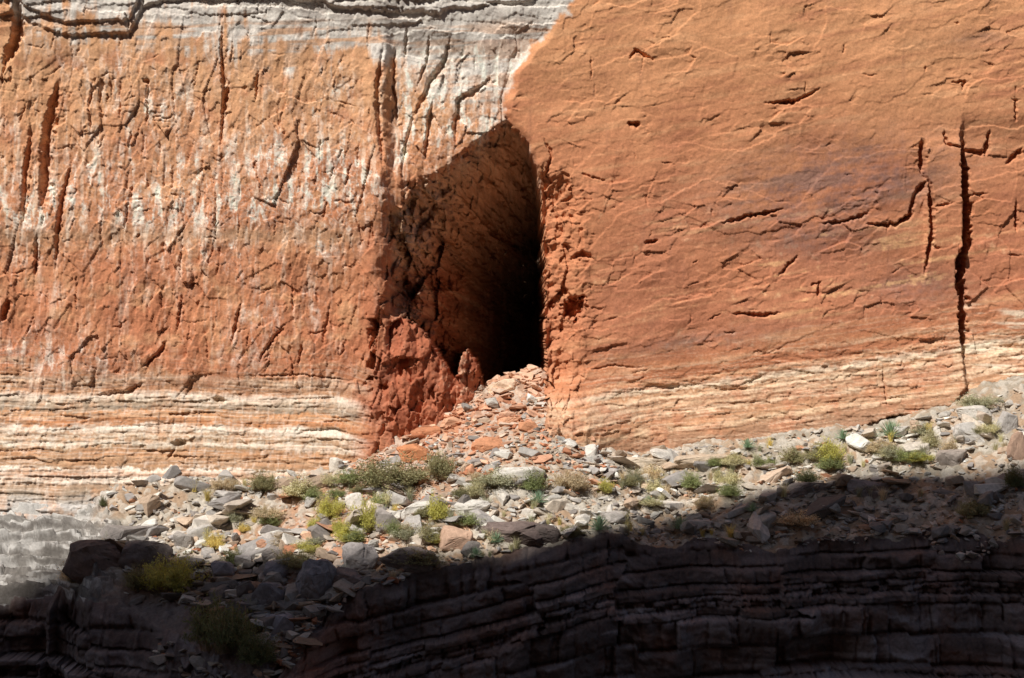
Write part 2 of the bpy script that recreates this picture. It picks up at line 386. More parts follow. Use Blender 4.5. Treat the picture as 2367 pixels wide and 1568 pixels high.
# pale vein network
def veins(sx, sy, seed, wd):
    a = np.abs(fbm((U + wu * 2) / sx, (V + wv * 2) / sy, 3, seed)); return 1 - ss(0, wd, a)
vz = 1.5 * np.exp(-((V - 470) / 95) ** 2) * ss(930, 860, U) * (.5 + .6 * ss(-.3, .5, n1)) \
   + 1.35 * ss(895, 930, U) * ss(420, 340, V) * ss(60, 150, V) + 1.0 * np.exp(-((U - 350) / 110) ** 2 - ((V - 240) / 70) ** 2) + 1.0 * np.exp(-((U - 748) / 50) ** 2 - ((V - 225) / 60) ** 2) \
   + 1.1 * np.exp(-((V - 845) / 65) ** 2) * ss(360, 100, U) + .8 * np.exp(-((U - 700) / 220) ** 2 - ((V - 345) / 45) ** 2) + .5 * np.exp(-((U - 440) / 70) ** 2 - ((V - 450) / 70) ** 2) + .6 * np.exp(-((U - 740) / 70) ** 2 - ((V - 480) / 80) ** 2) \
   + .45 * ss(-.1, .5, fbm(U / 120, V / 160, 3, 87)) * ss(900, 850, U)
vn = np.maximum(veins(34, 50, 91, .13), np.maximum(veins(13, 24, 92, .13) * .85, veins(60, 14, 93, .09) * .8))
patch = ss(.0, .38, fbma(U / 25, V / 78, 5, 94, .6) + .25 * vst + .12 * vfin + .12 * b2)
cl = mix(cl, L(236, 222, 206), np.clip(vz * (vn * .72 * (.3 + .7 * patch) + patch * .42), 0, .88))
cl = mix(cl, L(178, 136, 100), np.exp(-((V - 545 + n2 * 10) / 20) ** 2) * ss(950, 880, U) * .7)
wr = ss(.12, .52, vst * .7 + vfin * .38 + n3 * .3) * ss(130, 320, V) * .46
cl = mix(cl, L(232, 208, 182), wr * (1 - .55 * ss(500, 750, V)))
# base bands
tabL = [(780,(186,114,74)),(792,(196,132,92)),(800,(184,112,72)),(826,(186,114,74)),(834,(212,168,130)),(840,(186,116,76)),(864,(186,124,82)),(876,(218,194,166)),(884,(204,170,136)),(892,(160,124,94)),(904,(180,132,92)),(914,(222,206,186)),(926,(208,190,166)),(932,(162,142,118)),(946,(152,134,112)),(954,(196,136,84)),(962,(206,162,122)),(970,(188,124,76)),(980,(184,128,84)),(986,(228,214,196)),(996,(214,198,176)),(1000,(164,130,98)),(1008,(212,194,170)),(1013,(172,136,98)),(1020,(216,202,182)),(1028,(204,188,164)),(1032,(160,126,92)),(1044,(186,134,90)),(1056,(196,156,118)),(1064,(168,126,90)),(1074,(178,138,100)),(1078,(230,218,202)),(1086,(212,178,150)),(1092,(178,132,100)),(1100,(224,208,190)),(1108,(214,196,176)),(1114,(166,136,108)),(1130,(156,138,116)),(1160,(192,188,182)),(1200,(160,156,152))]
tabR = [(800,(186,116,76)),(812,(204,142,94)),(818,(184,114,74)),(838,(186,116,74)),(850,(206,146,96)),(858,(184,114,72)),(878,(194,126,80)),(888,(214,168,126)),(895,(186,118,76)),(912,(182,114,74)),(920,(212,166,124)),(927,(186,124,82)),(938,(228,204,174)),(946,(222,194,160)),(950,(182,130,88)),(962,(222,190,154)),(969,(168,122,88)),(978,(206,168,130)),(984,(174,124,88)),(998,(218,184,148)),(1005,(168,122,86)),(1022,(190,142,102)),(1032,(212,178,140)),(1042,(166,124,90)),(1064,(164,124,94)),(1120,(162,126,98))]
rag = fbm(U / 9, V / 12, 3, 95) * 5 + fbm(U / 60, V / 20, 3, 96) * 7
thin = ss(.12, .45, fbma(U / 200, vbl / 4, 3, 88) + .25 * n3)
thin2 = ss(.10, .45, fbma(U / 200, vbl / 5, 3, 77) + .25 * n3)
thinR = ss(.12, .45, fbma(U / 200, vbr / 4, 3, 89) + .25 * n3)
thinR2 = ss(.10, .45, fbma(U / 200, vbr / 5, 3, 78) + .25 * n3)
bl = mix(bandcol(vbl + rag, tabL), L(184, 134, 94), .6 * ss(-.15, .5, n2 + .4 * n3))
bl = mix(bl, L(226, 212, 194), thin * .36); bl = mix(bl, L(146, 122, 98), thin2 * .45)
bl = mix(bl, L(232, 224, 212), ss(.25, .7, fbma(U / 10, V / 30, 3, 98) + .5 * n2) * .22)
cl = mix(cl, bl, ss(770, 930, vbl + n1 * 70 + n2 * 50) * .95 * ss(905, 850, U + (V - 900) * .2))
br = mix(bandcol(vbr + rag, tabR), cr, ss(-.15, .6, n2 + .3 * n1 + .2 * n3) * .62)
br = mix(br, L(228, 204, 172), thinR * .34); br = mix(br, L(146, 102, 76), thinR2 * .34)
cr = mix(cr, br, ss(780, 945, vbr + n2 * 40) * .95)
farr = ss(2226, 2234, U) * ss(690, 720, V)
cr = mix(cr, L(230, 210, 182), farr * ss(.0, .5, fbma(U / 120, V / 14, 3, 90)) * .75)
col = mix(cl, cr, np.where(V < 300, CM, RM))
# orange rim on both sides of the mouth
col = mix(col, L(196, 126, 80), np.exp(-((U - 1305) / 60) ** 2) * ss(380, 500, V) * ss(1000, 900, V) * .5)
col = mix(col, L(176, 104, 68), ss(800, 870, U + wu) * ss(1000, 930, U) * ss(400, 560, V) * .6)
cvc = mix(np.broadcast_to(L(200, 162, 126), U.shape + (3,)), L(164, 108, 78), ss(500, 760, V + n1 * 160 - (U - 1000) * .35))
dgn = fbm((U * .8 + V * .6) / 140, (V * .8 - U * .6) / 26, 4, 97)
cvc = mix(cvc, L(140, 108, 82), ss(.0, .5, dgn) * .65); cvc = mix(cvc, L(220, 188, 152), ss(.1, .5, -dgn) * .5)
cvc = mix(cvc, L(110, 88, 72), ss(2.2, 4.6, cd) * .7)  # painted gloom: colour darkens further into the cave
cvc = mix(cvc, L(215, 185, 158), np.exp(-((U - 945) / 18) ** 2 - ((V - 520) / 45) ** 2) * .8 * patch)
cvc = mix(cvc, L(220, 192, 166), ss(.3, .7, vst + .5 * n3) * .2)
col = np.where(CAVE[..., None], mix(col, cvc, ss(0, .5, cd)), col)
mc = mix(np.broadcast_to(L(172, 98, 64), U.shape + (3,)), L(144, 76, 48), ss(-.2, .5, n2 + .3 * n3))
mc = mix(mc, L(206, 158, 126), ss(.1, .6, n3 + vst * .5) * (.15 + .85 * ss(1000, 1050, U)) * .75)
col = mix(col, mc, mbl)
col = col * (1 + .10 * n3 + .05 * vfin * LM)[..., None]
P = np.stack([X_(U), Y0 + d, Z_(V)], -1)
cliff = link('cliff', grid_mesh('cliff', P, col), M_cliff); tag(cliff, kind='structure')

# ------------------------------------------------------------------ GROUND
YF = 68.8
FU = [-500, 0, 230, 300, 480, 640, 780, 880, 1000, 1210, 1400, 1560, 1700, 1900, 2050, 2200, 2280, 2367, 2900]
FV = [1135, 1128, 1124, 1108, 1105, 1095, 1074, 1056, 1058, 1072, 1064, 1044, 1014, 1000, 982, 936, 908, 892, 850]
LU = [-500, 0, 120, 350, 450, 520, 600, 660, 700, 780, 850, 1000, 1150, 1300, 1560, 1800, 2000, 2200, 2367, 2900]
LV = [1392, 1385, 1378, 1395, 1430, 1500, 1590, 1610, 1570, 1480, 1410, 1385, 1370, 1335, 1262, 1250, 1236, 1250, 1236, 1230]
def uof(x): return CU + PX * np.asarray(x, f32)
def slope(u): return np.interp(u, [-500, 190, 300, 2900], [1.05, 1.05, .60, .58])
def zfoot(u): return (CV - np.interp(u, FU, FV)) / PX * YF / 70
def Ybrink(x):
    u = uof(x); m = slope(u); zl = (CV - np.interp(u, LU, LV)) / PX
    return YF - (zfoot(u) - zl * YF / 70) / (m - zl / 70)
CA = (0.95, 72.4, -.95)
def H(x, Y, fine=True):
    x = np.asarray(x, f32); Y = np.asarray(Y, f32); u = uof(x)
    zb = zfoot(u) - np.where(Y < YF, slope(u) * (YF - Y), (.04 + .3 * ss(1900, 2250, u)) * (YF - Y))
    dx = x - CA[0]; dy = Y - CA[1]
    dx = np.where(dx > 0, dx * 1.3, dx * .72)
    zc = CA[2] - .60 * np.sqrt(dx * dx + dy * dy + .12)
    k = .2
    z = np.logaddexp(zb / k, zc / k) * k
    z = z + fbm(x / 2.6, Y / 2.2, 3, 101) * .20
    if fine:
        z = z + fbm(x / .5, Y / .5, 4, 102) * .09
    return z

xs = np.arange(-27, 27, .042).astype(f32)
YB = Ybrink(xs) + .55 * fbm(xs / 1.9, xs * 0, 4, 103)
k_ = np.ones(9) / 9; YB = np.convolve(np.pad(YB, 4, mode='edge'), k_, 'valid').astype(f32)
def Ybr(x): return np.interp(np.asarray(x, f32), xs, YB)
rows = []
for yy in np.linspace(79.5, YF, 150)[:-1]: rows.append(np.full_like(xs, yy))
for t in np.linspace(0, 1, 200): rows.append(YF + (YB - YF) * t)
YY = np.array(rows, f32); XX = np.broadcast_to(xs, YY.shape)
ZZ = H(XX, YY); ZS = H(XX, YY, False)
F1, F2, ida, idb, _, _ = worley(XX / .22, YY / .2, 111)
ZZ = ZZ + (ida - .5) * .10 * ss(0, .2, F2 - F1) + (.5 - F1) * .05
UU = uof(XX * 70 / YY)
VV = CV - ZS * PX * 70 / YY
q1_ = fbm(XX / 1.6, YY / 1.2, 4, 112); q2_ = fbm(XX / .35, YY / .35, 3, 113)
gcol = mix(np.broadcast_to(L(156, 145, 128), XX.shape + (3,)), L(164, 136, 108), ss(-.3, .4, q1_ + .4 * q2_))
red = np.exp(-((UU - (1000 - (68.5 - YY) * 60)) / 210) ** 2)
gcol = mix(gcol, L(186, 126, 90), np.clip(red * (.75 + .6 * q1_), 0, 1))
gcol = mix(gcol, L(198, 190, 176), (ida > .62) * .5)
gcol = mix(gcol, L(110, 100, 98), ss(1290, 1400, VV) * ss(900, 760, UU) * .85)  # gully shade painted into the ground colour
# pale bedrock bench on the far left: thin level beds
bench = ss(285, 215, UU + q1_ * 45)
bt = [(1120,(165,140,116)),(1138,(170,156,140)),(1146,(205,200,190)),(1158,(150,140,130)),(1168,(186,178,168)),(1176,(138,130,122)),(1188,(200,196,188)),(1198,(146,138,130)),(1206,(188,184,176)),(1214,(136,130,124)),(1226,(166,160,152)),(1236,(128,124,118)),(1262,(146,140,134)),(1290,(120,116,110)),(1330,(134,128,122)),(1400,(112,106,100))]
bz = fbma(XX / 3, ZS / .09, 3, 114)
bcol = mix(bandcol(VV + q2_ * 5, bt), L(148, 140, 131), .15)
bcol = mix(bcol, L(210, 206, 200), ss(.05, .25, bz) * .5); bcol = mix(bcol, L(92, 86, 80), ss(.05, .25, -bz) * .55); bcol = mix(bcol, L(100, 94, 88), ss(.12, .40, q2_) * .5)
gcol = mix(gcol, bcol, bench)
bb, be = blocks(XX / 1.3, ZS / .20, 115, .4); bb2, be2 = blocks(XX / .40, ZS / .09, 116, .5)
stp = ZS / .42; stf = stp - np.floor(stp)
ZZ = np.where(bench > .5, ZS + (ss(.35, .65, stf) - stf) * .36 + beds(VV, .2) * .25 + q2_ * .02 + bb * .30 + bb2 * .14, ZZ)
g1 = np.stack([XX, YY, ZZ], -1)
# ledges below the brink: level stepped beds broken by upright joints, leaning back
qs = np.arange(.03, 9.5, .036).astype(f32)
Q, XQ = np.meshgrid(qs, xs, indexing='ij')
zb = ZZ[-1][None, :]
ZQ = zb - Q
uq = uof(XQ)
gul = (ss(440, 540, uq) * ss(860, 720, uq)).astype(f32)
fault = (RT[0][17, (np.floor(XQ / 4.3 + .3 * fbm(XQ / 3, Q / 2, 2, 136)).astype(np.int32)) & 255] - .5) * .4
bed = -ZQ + np.interp(XQ, [-27, -10, -7, 3, 10, 27], [-1.2, -1.35, -1.2, 1.0, 1.5, 2.2]) + fbm(XQ / 6, Q / 6, 2, 121) * .08 + fbm(XQ / .5, Q / .5, 3, 122) * .02 + fault
er = random.Random(9); edges = [-3.]
while edges[-1] < 28: edges.append(edges[-1] + (er.choice([.3, .5, .8, 1.1]) if edges[-1] < 9.0 else er.choice([.16, .26, .4, .6, .9])))
edges = np.array(edges); nE = len(edges)
kk = np.clip(np.searchsorted(edges, bed) - 1, 0, nE - 2)
thk = (edges[kk + 1] - edges[kk])
ff = (bed - edges[kk]) / thk
tread = np.cumsum([er.choice([.06, .15, .3, .5, .85]) for _ in range(nE)])
wid = np.array([er.uniform(.8, 3.6) for _ in range(nE)]); ofs = np.array([er.uniform(0, 90) for _ in range(nE)])
def joints(scale):
    xb = (XQ + fbm(XQ / .7, Q / .7, 2, 123) * .10) / (wid[kk] * scale) + ofs[kk] * scale
    ci = np.floor(xb).astype(np.int32); fx = xb - ci
    h = RT[0][(ci * 7 + kk * 13) & 255, (kk * 31 + ci * 3) & 255]; h2 = RT[1][(ci * 7 + kk * 13) & 255, (kk * 31 + ci * 3) & 255]
    g = np.exp(-(np.minimum(fx, 1 - fx) * wid[kk] * scale / .04) ** 2)
    return h, h2, fx, g
h, h2, fx, g_ = joints(1.); hb, hb2, fxb, gb = joints(.37)
nose = -.10 * np.clip(1 - ff / .2, 0, 1) ** 2 * np.minimum(1, thk * 1.5) - .20 * ss(.80, 1, ff)
off = tread[kk] + Q * .20 + nose + (h - .5) * .80 + (fx - .5) * (h2 - .5) * .50 - g_ * .12 + (hb - .5) * .34 + (fxb - .5) * (hb2 - .5) * .25 - gb * .05 - (h > .84) * .45
off = off + fbm(XQ / .4, Q / .3, 3, 124) * .09 + fbm(XQ / 5, Q / 3, 3, 127) * .6 + fbm(XQ / 1.5, Q / 1.0, 3, 137) * .12
fade = ss(0, .6, Q)
off = (off - tread[kk][0][None, :]) * fade + .4 * (1 - np.exp(-Q / .35))
w1_, w2_, wi_, _, _, _ = worley(XQ / .42, Q / .36, 134); v1_, v2_, vi_, _, _, _ = worley(XQ / .17, Q / .15, 135)
gulp = Q / .72 + fade * (fbm(XQ / .6, Q / .6, 3, 128) * .25 + (wi_ - .5) * .45 * ss(0, .25, w2_ - w1_) + (.5 - w1_) * .3 + (vi_ - .5) * .15)
off = off * (1 - gul) + gulp * gul
YQ = YB[None, :] - off
lc = mix(np.broadcast_to(L(118, 106, 103), Q.shape + (3,)), L(90, 78, 74), ss(-.4, .4, fbma(XQ / 3, bed / .6, 4, 129)))
lc = mix(lc, L(156, 150, 152), np.clip(ss(.1, .6, fbma(XQ / 3, bed / .3, 4, 130)) * .55 + (h > .7) * .3, 0, 1) * ss(.8, 2.2, Q + fbm(XQ / 3, Q, 2, 138)))
lc = mix(lc, L(132, 98, 82), ss(.1, .6, fbm(XQ / 1.5, Q / 1.5, 3, 131)) * .45)
lc = mix(lc, L(160, 108, 84), np.exp(-((uq - 790) / 80) ** 2) * ss(.4, 1.0, Q) * .75)
lc = mix(lc, mix(np.broadcast_to(L(98, 91, 90), Q.shape + (3,)), L(124, 118, 118), (wi_ > .5) * 1.), gul * .85 * (1 - .7 * np.exp(-((uq - 790) / 70) ** 2)))  # lower gully coloured dark too, deepening its shade
g2 = np.stack([XQ, YQ, ZQ], -1)
G = np.concatenate([g1, g2], 0); GC = np.concatenate([gcol, lc], 0)
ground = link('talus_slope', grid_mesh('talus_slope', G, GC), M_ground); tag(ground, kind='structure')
me = grid_mesh('ground', np.array([[[-400, 62, -17.], [400, 62, -17.]], [[-400, -420, -17.], [400, -420, -17.]]]), np.broadcast_to(L(120, 98, 80), (2, 2, 3)))
tag(link('ground', me, M_ground), kind='structure')

def on_ground(px, py):
    """point of the terrain seen at that place of the photo"""
    ys = np.arange(74.5, 54, -.03).astype(f32)
    x = (px - CU) / PX * ys / 70; z = (CV - py) / PX * ys / 70
    yb = Ybr(x)
    h = H(x, np.maximum(ys, yb))
    idx = np.nonzero((ys >= yb) & (h >= z))[0]
    i = idx[-1] if len(idx) else int(np.argmin(np.abs(ys - yb)))
    return float(x[i]), float(ys[i]), float(h[i])

# ------------------------------------------------------------------ SUN + opposite wall
EL = math.radians(50); AZ = math.radians(38)
S = Vector((-math.sin(AZ) * math.cos(EL), -math.cos(AZ) * math.cos(EL), math.sin(EL)))
sl = bpy.data.lights.new('sun', 'SUN'); sl.energy = 5.0; sl.angle = math.radians(.4); sl.color = (1, .955, .89)
so = bpy.data.objects.new('sun', sl); C.objects.link(so); so.rotation_euler = (-S).to_track_quat('-Z', 'Y').to_euler()
so.location = (-60, -60, 120)
edge = [(-250, 1400), (0, 1372), (130, 1335), (165, 1262), (260, 1235), (380, 1270), (470, 1288), (560, 1296), (680, 1290), (790, 1292), (900, 1282), (1000, 1275), (1130, 1262), (1290, 1230), (1420, 1200), (1550, 1172), (1700, 1145), (1800, 1120), (1900, 1105), (2000, 1088), (2130, 1078), (2250, 1072), (2367, 1055), (2600, 1020)]
YC = -18.  # unseen wall stands here, its rim shaped to throw the foreground shadow
top = []
for e in edge:
    p = on_ground(*e); t = (YC - p[1]) / S.y
    top.append((p[0] + t * S.x, p[2] + t * S.z))
top.sort()
tx = np.array([t[0] for t in top]); tz = np.array([t[1] for t in top])
wxs = np.concatenate([np.linspace(tx[0] - 90, tx[0], 40)[:-1], np.linspace(tx[0], tx[-1], 200), np.linspace(tx[-1], tx[-1] + 120, 50)[1:]])
wz = np.interp(wxs, tx, tz) + .35 * np.asarray(fbm(wxs / 1.3, wxs * 0, 4, 133))
tt = np.linspace(0, 1, 60)[:, None]
WZ = wz[None, :] * (1 - tt) + -18 * tt
WX = np.broadcast_to(wxs, WZ.shape)
WY = YC - .4 + 5 * tt + blocks(WX / 7, WZ / 14, 131, .5)[0] * 2.0 * ss(0, .05, tt) + beds(WZ * 6, .1) * 2 * ss(0, .05, tt)
wcol = mix(np.broadcast_to(L(176, 104, 64), WX.shape + (3,)), L(205, 180, 150), ss(0, .5, fbm(WX / 40, WZ / 4, 3, 132)))
back = np.stack([WX[:1], WY[:1] - 120, WZ[:1] + 0], -1)
WP = np.concatenate([back, np.stack([WX, WY, WZ], -1)], 0)[:, ::-1]
WCc = np.concatenate([wcol[:1], wcol], 0)[:, ::-1]
tag(link('opposite_canyon_wall', grid_mesh('opposite_canyon_wall', WP, WCc, False), M_cliff), kind='structure')

# ------------------------------------------------------------------ ROCKS
def hull_mesh(seed, npts=16, dims=(1, .8, .5), detail=0, rnd_=0.):
    r = random.Random(seed); bm = bmesh.new()
    for i in range(npts):
        v = Vector((r.uniform(-1, 1), r.uniform(-1, 1), r.uniform(-1, 1)))
        m = max(abs(v.x), abs(v.y), abs(v.z)); v = v / m * r.uniform(.82, 1) if m > 0 else v
        l = v.length; v *= min(1, (1.25 - .24 * rnd_) / l)
        bm.verts.new((v.x * dims[0] * .5, v.y * dims[1] * .5, v.z * dims[2] * .5))
    res = bmesh.ops.convex_hull(bm, input=bm.verts)
    bmesh.ops.delete(bm, geom=[g for g in set(res['geom_interior'] + res['geom_unused']) if isinstance(g, bmesh.types.BMVert) and g.is_valid], context='VERTS')
    bmesh.ops.bevel(bm, geom=bm.edges[:], offset=.014 + .016 * r.random() + .04 * rnd_, segments=1 + int(2 * rnd_), affect='EDGES', clamp_overlap=True)
    bmesh.ops.triangulate(bm, faces=bm.faces[:])
    for _ in range(detail):
        bmesh.ops.subdivide_edges(bm, edges=[e for e in bm.edges if e.calc_length() > .07], cuts=1, use_grid_fill=True)
        bmesh.ops.triangulate(bm, faces=bm.faces[:])
    if detail:
        bm.normal_update()
        o = Vector((seed * 3.7, seed * 1.3, 0)); dd = []
        for v in bm.verts:
            q = v.co * 3.2 + o
            k = mnoise.fractal(q, 1.0, 2.0, 4) * (.02 + .03 * rnd_)
            c = mnoise.voronoi(v.co * 2.6 + o)[0]
            k -= max(0, .05 - (c[1] - c[0])) * .5
            dd.append(v.normal * k)
        for v, k in zip(bm.verts, dd): v.co += k
    bmesh.ops.recalc_face_normals(bm, faces=bm.faces[:])
    me = bpy.data.meshes.new('rock'); bm.to_mesh(me); bm.free()
    return me
PD = [(1, .8, .5), (1, .7, .3), (1, .6, .6), (1, .85, .25), (1, .75, .6), (1, .5, .36)]
protos = [hull_mesh(100 + i, 10 + i % 6, PD[i % 6], 1) for i in range(24)]
for m in protos: m.materials.append(M_rock)
GREY = [(188, 182, 172), (168, 162, 155), (206, 198, 186), (186, 172, 156), (154, 148, 143), (194, 180, 162), (176, 152, 128), (212, 208, 198), (140, 132, 126)]
ORAN = [(202, 144, 108), (186, 122, 86), (214, 168, 136), (204, 150, 116), (198, 172, 150)]
def setcol(o, c): o.color = (*[float(k) for k in c], 1)

def hero(name, px, py, w, h, c, label, seed, group=None, tilt=0.):
    x, y, z = on_ground(px, py)
    sw = w / PX * y / 70; sh = h / PX * y / 70
    me = hull_mesh(seed, 30 if seed < 308 else 20, (1, .85, 1), 3, 1. if seed < 308 else .2); me.materials.append(M_rock)
    o = bpy.data.objects.new(name, me); C.objects.link(o)
    o.scale = (sw, max(sw * .75, sh * .7), sh * 1.3)
    o.location = (x, y + sw * .25, z + sh * .36)
    o.rotation_euler = (0, tilt, 0)
    setcol(o, L(*c)); tag(o, label, 'rock', group); return o
PG = (200, 194, 184); GB = (182, 174, 162)
HER = [
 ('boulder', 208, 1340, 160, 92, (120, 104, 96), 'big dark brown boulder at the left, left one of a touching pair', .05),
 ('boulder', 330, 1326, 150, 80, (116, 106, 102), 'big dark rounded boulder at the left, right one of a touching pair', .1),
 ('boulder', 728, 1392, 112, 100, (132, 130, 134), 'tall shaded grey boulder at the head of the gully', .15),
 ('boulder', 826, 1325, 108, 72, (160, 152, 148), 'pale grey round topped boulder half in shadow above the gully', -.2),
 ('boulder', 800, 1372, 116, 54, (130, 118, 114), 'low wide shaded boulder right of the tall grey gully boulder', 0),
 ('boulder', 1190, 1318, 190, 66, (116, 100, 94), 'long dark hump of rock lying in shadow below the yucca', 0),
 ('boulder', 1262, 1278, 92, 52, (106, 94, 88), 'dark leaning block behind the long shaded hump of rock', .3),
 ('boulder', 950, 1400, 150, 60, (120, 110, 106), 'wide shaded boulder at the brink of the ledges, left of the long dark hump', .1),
 ('boulder', 1052, 1276, 88, 62, (190, 154, 128), 'squarish tan boulder with a flat front at the edge of the cast shadow', 0),
 ('flat_rock', 968, 1068, 112, 44, (196, 128, 82), 'large orange slab lying at the foot of the red rubble fan', -.12),
 ('boulder', 775, 1090, 34, 32, (208, 198, 184), 'small pale block standing alone left of the orange rubble fan', 0),
 ('boulder', 800, 1120, 46, 24, (196, 164, 136), 'small tan block just below the lone pale block', .3),
 ('flat_rock', 1092, 1192, 96, 36, PG, 'pale grey flat slab left of the yucca on sunlit talus', -.1),
 ('flat_rock', 962, 1196, 84, 34, PG, 'pale tilted slab among the yellow green bushes', -.3),
 ('flat_rock', 912, 1150, 84, 36, GB, 'grey slab tucked just below the biggest olive shrub', -.25),
 ('boulder', 950, 1248, 66, 56, (168, 162, 156), 'grey chunky boulder beside the low olive bush in mid talus', -.3),
 ('boulder', 822, 1186, 48, 46, (204, 196, 186), 'pale upright block left of the bright yellow green bush', -.3),
 ('boulder', 458, 1252, 68, 44, (176, 170, 162), 'grey block on sunlit talus at the left, above the shaded gully', .1),
 ('boulder', 422, 1268, 56, 38, (154, 146, 138), 'grey brown block right of the touching pair of dark boulders', 0),
 ('flat_rock', 1154, 1240, 94, 28, PG, 'thin pale slab near the shadow edge below the yucca', 0),
 ('boulder', 622, 1275, 68, 46, (184, 176, 168), 'grey boulder in the sunlit rubble above the head of the gully', .1),
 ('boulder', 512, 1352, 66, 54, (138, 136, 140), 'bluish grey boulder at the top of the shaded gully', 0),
 ('boulder', 560, 1326, 54, 42, (150, 144, 140), 'grey block at the shadow edge above the gully', .2),
 ('boulder', 2276, 978, 128, 40, (192, 186, 176), 'big flat grey block at the foot of the cliff on the far right', .12),
 ('boulder', 2262, 1024, 116, 54, (186, 180, 172), 'big pale grey angular block just below the flat block on the far right', .1),
 ('boulder', 2334, 1000, 56, 46, (164, 158, 152), 'grey block at the right edge beside the flat block', .4),
 ('boulder', 2358, 1062, 54, 66, (170, 138, 116), 'brownish upright block at the right edge of the talus', .2),
 ('flat_rock', 1796, 1118, 96, 34, (196, 170, 146), 'tan slab tilted up to the right on the right hand talus', -.38),
 ('flat_rock', 1620, 1086, 170, 32, (186, 166, 142), 'long low tan slab under the foot of the right cliff', -.06),
 ('flat_rock', 1500, 1086, 120, 28, (194, 178, 156), 'low pale tan slab where the right cliff meets the talus', .02),
 ('boulder', 2205, 1078, 86, 40, (150, 138, 128), 'brown block sitting on the shadow edge at the right', 0),
 ('boulder', 2122, 1058, 68, 36, (186, 176, 162), 'grey block left of the brown block on the right hand talus', -.2),
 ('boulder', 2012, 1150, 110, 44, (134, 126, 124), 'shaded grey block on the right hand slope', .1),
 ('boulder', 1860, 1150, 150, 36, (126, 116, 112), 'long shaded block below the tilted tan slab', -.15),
 ('boulder', 1420, 1212, 76, 30, (172, 164, 156), 'flat grey block at the shadow edge right of the yucca', 0),
 ('boulder', 1180, 990, 66, 26, (206, 150, 112), 'orange block high in the rubble fan below the cave', -.1),
 ('boulder', 1225, 1000, 60, 26, (194, 134, 94), 'orange block on the right margin of the rubble fan', .1),
 ('flat_rock', 985, 1012, 80, 32, (186, 122, 82), 'rust orange slab on the left margin of the rubble fan', -.15),
 ('flat_rock', 1050, 990, 74, 28, (206, 154, 118), 'light orange slab in the upper left of the rubble fan', -.25),
 ('boulder', 1160, 905, 74, 28, (220, 190, 160), 'cream block on the crest of the rubble in the cave mouth', -.2),
 ('boulder', 1130, 1045, 88, 32, (194, 132, 92), 'broad orange block in the lower middle of the rubble fan', .1),
 ('boulder', 1215, 1205, 46, 28, (196, 188, 176), 'small pale block just below left of the yucca', 0),
 ('boulder', 1320, 1180, 74, 28, (192, 184, 172), 'pale low block right of the yucca', .12),
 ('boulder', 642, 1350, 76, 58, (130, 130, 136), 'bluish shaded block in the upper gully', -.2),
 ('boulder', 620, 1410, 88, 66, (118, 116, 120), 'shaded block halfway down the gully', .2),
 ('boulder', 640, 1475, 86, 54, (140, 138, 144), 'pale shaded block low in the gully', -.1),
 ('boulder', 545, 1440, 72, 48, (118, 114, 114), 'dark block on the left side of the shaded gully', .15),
]
for i, (nm, px, py, w, h, c, lb_, tl_) in enumerate(HER):
    hero(nm, px, py, w, h, c, lb_, 300 + i, tilt=tl_)

sr = random.Random(21); cand = []
for k in range(5600):
    u = sr.uniform(240, 2500); x = X_(u); yb = float(Ybr(x)); t = sr.random() ** .9
    y = YF + (yb - YF) * t; x = x * y / 70
    big_ = .62 + .75 * float(ss(-.05, .4, fbm(np.array([x / 1.8]), np.array([y / 1.8]), 2, 151))[0])
    if 350 < u < 900: big_ *= 1.15
    cand.append((min(1.5, .16 * big_ * (1 - sr.random() * .99) ** -.51), x, y, 'talus'))
for k in range(2500):
    r = 6.8 * sr.random() ** .75; ang = math.radians(sr.uniform(165, 292)); x = CA[0] + r * math.cos(ang) * 1.28; y = CA[1] + r * math.sin(ang)
    if y > 72.9: continue
    cand.append((min(.85, .115 * (1 - sr.random() * .985) ** -.5), x, y, 'fan'))
for k in range(500):   # gully fill
    u = sr.gauss(600, 90); x = X_(u); yb = float(Ybr(x)); y = YF + (yb - YF) * sr.uniform(.45, 1.)
    cand.append((min(1.3, .28 * (1 - sr.random() * .98) ** -.45), x * y / 70, y, 'talus'))
az = H(np.array([c[1] for c in cand]), np.array([c[2] for c in cand]))
items = []
for (s, x, y, kind), z in zip(cand, az):
    items.append((s, x, y, float(z), CU + x * PX * 70 / y, CV - z * PX * 70 / y, kind))
gi = np.argwhere((gul > .25) & (Q > .15) & (Q < 5) & (uq < 740))
for k in range(480):   # rubble on the steep gully sides
    a, b = gi[sr.randrange(len(gi))]
    x, y, z = float(XQ[a, b]), float(YQ[a, b]), float(ZQ[a, b])
    items.append((min(1., .25 * (1 - sr.random() * .97) ** -.45), x, y, z, CU + x * PX * 70 / y, CV - z * PX * 70 / y, 'talus'))
items.sort(key=lambda t: -t[0])
edx = [e[0] for e in edge]; edy = [e[1] for e in edge]
GRP = {
 'fan': ('angular orange rock in the rubble fan spilling from the cave mouth', 'orange rocks of the rubble fan'),
 'left': ('grey angular rock on the sunlit talus at the left, above the gully', 'sunlit grey rocks on the left talus'),
 'mid': ('grey angular rock on the sunlit talus between the bushes below the cave', 'sunlit grey rocks below the cave'),
 'right': ('grey rock on the narrow sunlit talus under the right hand cliff', 'sunlit grey rocks under the right cliff'),
 'gully': ('dark rock lying in the shaded gully at the lower left', 'shaded rocks in the gully'),
 'shade': ('dark rock on the shaded slope above the foreground ledges', 'shaded rocks above the ledges'),
}
vacc = []; facc = []; cacc = []; base = 0; pv = []
for m in protos:
    a = np.empty(len(m.vertices) * 3, f32); m.vertices.foreach_get('co', a)
    m.calc_loop_triangles(); t = np.empty(len(m.loop_triangles) * 3, np.int32); m.loop_triangles.foreach_get('vertices', t)
    pv.append((a.reshape(-1, 3), t.reshape(-1, 3)))
nind = 0
